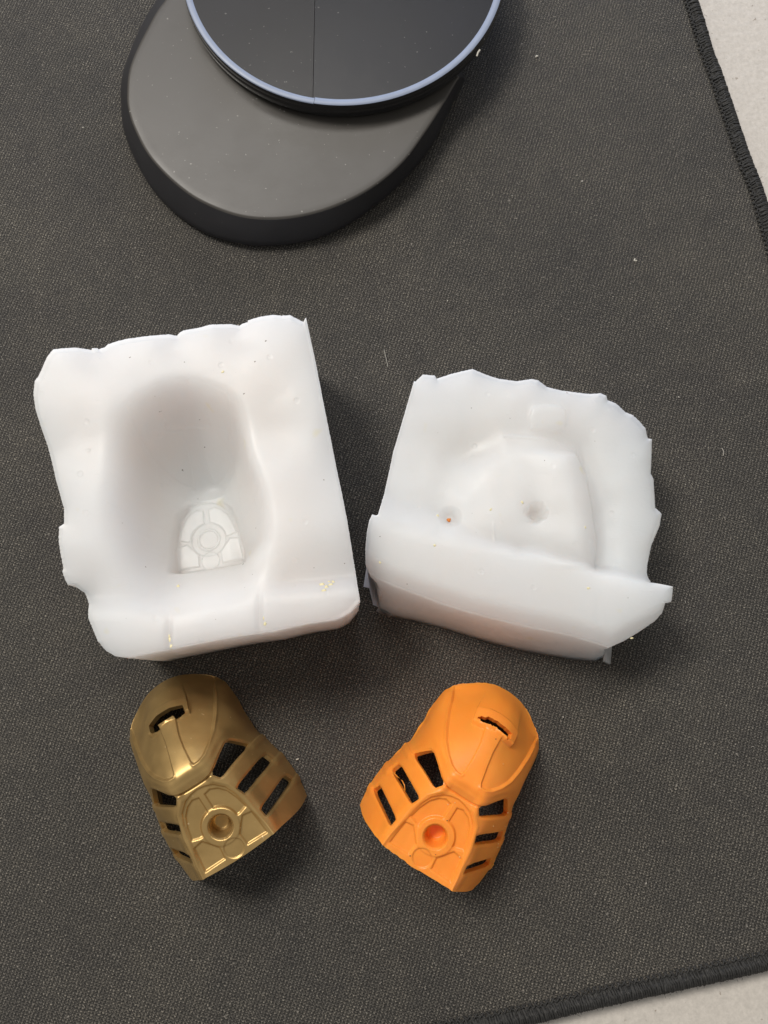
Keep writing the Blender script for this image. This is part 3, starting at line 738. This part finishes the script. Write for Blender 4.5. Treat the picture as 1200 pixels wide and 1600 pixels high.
for i, (x, y, rx, ry) in enumerate([(816,785,2,3),(767,796,2,2.4),(684,806,2.2,2),(679,852,2,2),(594,878,2,3),(914,824,2,2),(920,919,3,2),(987,997,3,1.6)]):
    blob(mould_r, 'residue_fleck', M_RES, on_right(x, y), rx, ry, .35, 130+i)
blob(mould_r, 'orange_bead', M_BEAD, on_right(701.5, 813), 3.4, 3.4, 2.6, 150, 12)
# crumbs of casting waste on the orange mask
M_CRUMB = mat_plain('dark_orange_crumb', (.20, .07, .015), .5); M_CRUMB2 = mat_plain('pale_orange_crumb', (.90, .52, .22), .45)
for i, (u, v, m_) in enumerate([(9, 24, 0), (2, 27, 0), (-15, -38, 0), (12, -18, 0), (6, 151, 0), (40, -4, 1), (-2, 52, 1), (74, 76, 1), (83, 58, 1), (88, 33, 1), (90, 28, 1), (60, 52, 1), (30, 128, 1), (-8, 45, 1)]):
    k = np.hypot(Sd[:, 0]-u, Sd[:, 1]-v).argmin(); q = Sd[k].copy(); q[2] += relief(q[None, :2])[0]
    blob(root_o, 'casting_crumb', (M_CRUMB, M_CRUMB2)[m_], Ro@q+pos_o, .9+.3*(i % 3), .8+.2*(i % 2), .7, 300+i, 7)
# thin scraps of silicone at the front corners of the right mould
def shard(parent, pts_top, pts_bot, mat):
    n = len(pts_top); V = [tuple(p) for p in pts_top]+[tuple(p) for p in pts_bot]
    off = [np.array(p)+np.array([2.0, 1.6, .6]) for p in V]; V += [tuple(p) for p in off]; m2 = 2*n; F = []
    for i in range(n-1):
        F += [(i, i+n, i+n+1, i+1), (m2+i, m2+i+1, m2+i+n+1, m2+i+n)]
    F += [(0, m2, m2+n, n), (n-1, 2*n-1, m2+2*n-1, m2+n-1)]
    for i in range(n-1): F += [(i, i+1, m2+i+1, m2+i), (n+i, m2+n+i, m2+n+i+1, n+i+1)]
    return mesh_obj('edge_scrap', V, F, mat, parent, smooth=False)
shard(mould_r, [at(573,884,118), at(578,896,112), at(586,912,100), at(594,930,84)], [at(568,917,70), at(577,919,66), at(583,945,30), at(591,949,10)], M_SIL_B)
shard(mould_r, [at(590,951,14), at(596,954,14), at(603,957,14), at(611,962,12)], [at(588,955,4), at(596,960,2), at(601,960,4), at(608,965,2)], M_SIL_B)
shard(mould_r, [at(945,1014,60), at(954,1011,60)], [at(942,1034,8), at(952,1039,6)], M_SIL_B)

# ---------------------------------------------------------------- two-tier black disc gadget at the top
gadget = empty('charging_dock', (*at(457, 120)[:2], 0))
tag(gadget, 'round black two-tier gadget with a pale blue rim line at the top edge', 'charging dock')
def circle(cx, cy, r, h, n=160):
    c = at(cx, cy, h); e = at(cx+r, cy, h); w = at(cx, cy+r, h)
    rx = abs(e[0]-c[0]); ry = abs(w[1]-c[1]); rr = (rx+ry)/2
    return c, rr
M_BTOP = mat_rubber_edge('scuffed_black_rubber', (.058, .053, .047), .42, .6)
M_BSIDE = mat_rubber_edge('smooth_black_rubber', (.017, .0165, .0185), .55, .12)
M_FACE = mat_rubber_edge('satin_black_face', (.011, .0105, .012), .34, .35)
M_FACE2 = mat_rubber_edge('satin_blue_black_face', (.009, .0095, .013), .32, .35)
M_GLOSS = mat_plain('gloss_black_plastic', (.006, .006, .007), .08, 0, .6)
M_RIM = mat_plain('pale_blue_rim', (.25, .295, .40), .42, 0)
def lathe_between(rows, name, mat, parent, n=180, cap_top=False, cap_bot=False, a0=0, a1=2*math.pi, smooth=True):
    """rows: (cx, cy, r, z) in layout units"""
    full = abs(a1-a0-2*math.pi) < 1e-6; m = n if full else n+1
    V = []; F = []
    for (cx, cy, r, z) in rows:
        for i in range(m):
            a = a0+(a1-a0)*i/n; V.append((cx+r*math.cos(a), cy+r*math.sin(a), z))
    for k in range(len(rows)-1):
        for i in range(n):
            j = (i+1) % m; F.append((k*m+i, k*m+j, (k+1)*m+j, (k+1)*m+i))
    if cap_top:
        b = (len(rows)-1)*m; V.append((rows[-1][0], rows[-1][1], rows[-1][3])); c = len(V)-1
        for i in range(n): F.append((b+i, b+(i+1) % m, c))
    if cap_bot:
        V.append((rows[0][0], rows[0][1], rows[0][3])); c = len(V)-1
        for i in range(n): F.append((i, c, (i+1) % m))
    return mesh_obj(name, V, F, mat, parent, smooth=smooth)
BOT = [(190,162),(194,206),(213,255),(240,300),(278,338),(327,368),(387,383.5),(441,383.5),(495,374),(549,349),(603,309),(647,265),(679,222),(703,173),(722,135),(726,125),(721,117),(690,80),(600,20),(470,-20),(360,-30),(280,-30),(240,12),(214,60),(196,108),(190,135)]
TOP = [(201,168),(211,200),(235,244),(273,284),(316,314),(370,335),(419,341),(473,336),(527,320),(582,292),(630,252),(668,200),(695,157),(712,128),(717,121),(713,116),(690,78),(600,20),(470,-20),(370,-30),(290,-30),(252,10),(228,52),(209,92),(202,116),(200,140)]
BZ, TZ = 0.8, 58.0
def closed_spline(P, n):
    P = np.asarray(P, float); m = len(P); t = np.linspace(0, m, n, endpoint=False); i = t.astype(int); f = (t-i)[:, None]
    g = lambda k: P[k % m]; p0, p1, p2, p3 = g(i-1), g(i), g(i+1), g(i+2)
    return .5*(2*p1+(p2-p0)*f+(2*p0-5*p1+4*p2-p3)*f*f+(3*p1-p0-3*p2+p3)*f**3)
nb = 312
Bp = at_many(closed_spline(BOT, nb), 8.0)[:, :2]; Tp = at_many(closed_spline(TOP, nb), TZ)[:, :2]
cB = Bp.mean(0)
def loft(rows, name, mat, cap):
    V = []; F = []
    for (f, z, inset) in rows:
        q = Bp*(1-f)+Tp*f; d = cB-q; d /= np.hypot(*d.T)[:, None]; q = q+d*inset
        V += [(x, y, z) for x, y in q]
    ar = np.arange(nb)
    for k in range(len(rows)-1):
        for i in range(nb): F.append((k*nb+(i+1) % nb, k*nb+i, (k+1)*nb+i, (k+1)*nb+(i+1) % nb)[::-1])
    if cap == 'top': F.append(tuple(range((len(rows)-1)*nb, len(rows)*nb)))
    if cap == 'bot': F.append(tuple(range(nb-1, -1, -1)))
    return mesh_obj(name, V, F, mat, gadget)
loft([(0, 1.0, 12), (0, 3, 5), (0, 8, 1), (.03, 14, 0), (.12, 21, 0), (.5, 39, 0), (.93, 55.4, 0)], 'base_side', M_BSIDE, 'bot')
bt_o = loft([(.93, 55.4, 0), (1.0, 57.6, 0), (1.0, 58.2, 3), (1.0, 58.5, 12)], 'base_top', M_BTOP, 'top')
DH = 94.0
ring_px = [(285.6,0),(311.7,48),(353,93.7),(386.7,118.7),(436.7,145.8),(490.8,162.5),(545,168),(600,162),(642,145),(682.5,121),(717,97),(746.7,67.8),(768.7,36.7),(780.6,0)]
rp = at_many(ring_px, DH)[:, :2]                                   # circle through the traced rim
sol = np.linalg.lstsq(np.c_[2*rp, np.ones(len(rp))], (rp**2).sum(1), rcond=None)[0]
cd = sol[:2]; rd_ = math.sqrt(sol[2]+cd@cd)
X, Y = cd[0], cd[1]
lathe_between([(X, Y, rd_-10, 59.4), (X, Y, rd_-2, 61), (X, Y, rd_+.5, 68), (X, Y, rd_+1.4, 76), (X, Y, rd_+1.8, 80.5), (X, Y, rd_+.5, 82), (X, Y, rd_+1.4, 84), (X, Y, rd_+.8, 91), (X, Y, rd_-.2, DH-.4)], 'disc_side', M_GLOSS, gadget, cap_bot=True, n=240)
# seam direction: the vertical line at x=490
sp = at(490, 162, DH)[:2]-np.array([X, Y]); sang = math.atan2(sp[1], sp[0])
r_in = rd_-11
lathe_between([(X, Y, rd_-.2, DH-.4), (X, Y, rd_-1.6, DH+.5), (X, Y, r_in, DH+.3), (X, Y, r_in-.6, DH-.8)], 'rim_line', M_RIM, gadget, n=160, a0=sang+.0012, a1=sang+math.pi)
lathe_between([(X, Y, rd_+.4, DH-1.2), (X, Y, rd_-.8, DH-.1), (X, Y, r_in+1.6, DH-.3), (X, Y, r_in+.2, DH-1.4)], 'rim_line', M_RIM, gadget, n=160, a0=sang-math.pi, a1=sang-.0012)
# face in two sheets meeting at the seam
def half_face(sgn, mat, dz, chord_px):
    V = []; F = []; n = 160; r = rd_-10.5
    x0 = at(chord_px, 0, DH)[0]+sgn*.35
    # the seam runs straight up the photo; clip the disc at that line
    nx = 24
    xs = np.linspace(x0-X, sgn*r, nx) if True else None
    rowsn = 60
    for xx in xs:
        yy = math.sqrt(max(0, r*r-xx*xx))
        for k in range(rowsn+1): V.append((X+xx, Y+(-yy+2*yy*k/rowsn), DH-1.6+dz))
    for i in range(nx-1):
        for k in range(rowsn):
            a = i*(rowsn+1)+k; q = (a, a+rowsn+1, a+rowsn+2, a+1); F.append(q if sgn > 0 else q[::-1])
    b = len(V); 
    return mesh_obj('face_panel', V, F, mat, gadget, smooth=False)
def half_face2(sgn, mat, dz, chord_px):
    x0 = at(chord_px, 40, DH)[0]+sgn*.4-X; r = rd_-10.5
    th0 = math.acos(max(-1, min(1, x0/r)))
    angs = np.linspace(-th0, th0, 200) if sgn > 0 else np.linspace(th0, 2*math.pi-th0, 200)
    top = [(X+r*math.cos(a), Y+r*math.sin(a), DH-1.4+dz) for a in angs]; n = len(top)
    bot = [(x, y, DH-6) for x, y, z in top]
    F = [tuple(range(n)), tuple(range(2*n-1, n-1, -1))]+[(i, i+n, (i+1) % n+n, (i+1) % n) for i in range(n)]
    return mesh_obj('face_panel', top+bot, F, mat, gadget, smooth=False)
for m_ in (M_FACE, M_FACE2): m_.node_tree.nodes['Principled BSDF'].inputs['Specular IOR Level'].default_value = .3
half_face2(-1, M_FACE, .5, 491); half_face2(1, M_FACE2, 0, 491)
V = []; F = []
add_tube(V, F, [at(745, 88, 86), at(747, 82, 88), at(750, 78, 88)], 1.6, 5); mesh_obj('dust_tuft', V, F, M_LINT, gadget)

# ---------------------------------------------------------------- lint and fluff on the mat
V = []; F = []; r = np.random.default_rng(5)
for (x, y, s_) in [(838,88,3),(994,407,3.2),(910,283,1.6),(700,470,1.2),(130,200,1.2),(60,420,1),(880,1120,1.2),(1010,1380,1.2),(464,1186,2.2),(230,1080,1.4),(1060,620,1),(540,1440,1.1),(300,1500,1.2)]:
    p = at(x, y, 1.2); n = 4
    pts = [p+np.array([r.normal(0, s_*.6), r.normal(0, s_*.6), abs(r.normal(0, .5))]) for _ in range(n)]
    add_tube(V, F, pts, .7*s_**.5, 5)
for k in range(80):
    x = r.uniform(0, 1190); y = r.uniform(0, 1600); p = at(x, y, .8); a = r.uniform(0, 6.28); l = r.uniform(.8, 2.2)
    if x > 1040+y*.3: continue
    d = np.array([math.cos(a)*l, math.sin(a)*l, 0]); add_tube(V, F, [p-d, p+d*.1+[0, 0, .5], p+d], r.uniform(.14, .26), 4)
p0 = [at(600, 546, 1.5), at(602, 555, 3), at(604, 563, 3), at(606, 573, 1.5)]; add_tube(V, F, p0, .35, 5)
p0 = [at(1128,700,1), at(1131,706,2), at(1130,712,1)]; add_tube(V, F, p0, .4, 5)
tag(mesh_obj('lint', V, F, M_LINT), kind='stuff')
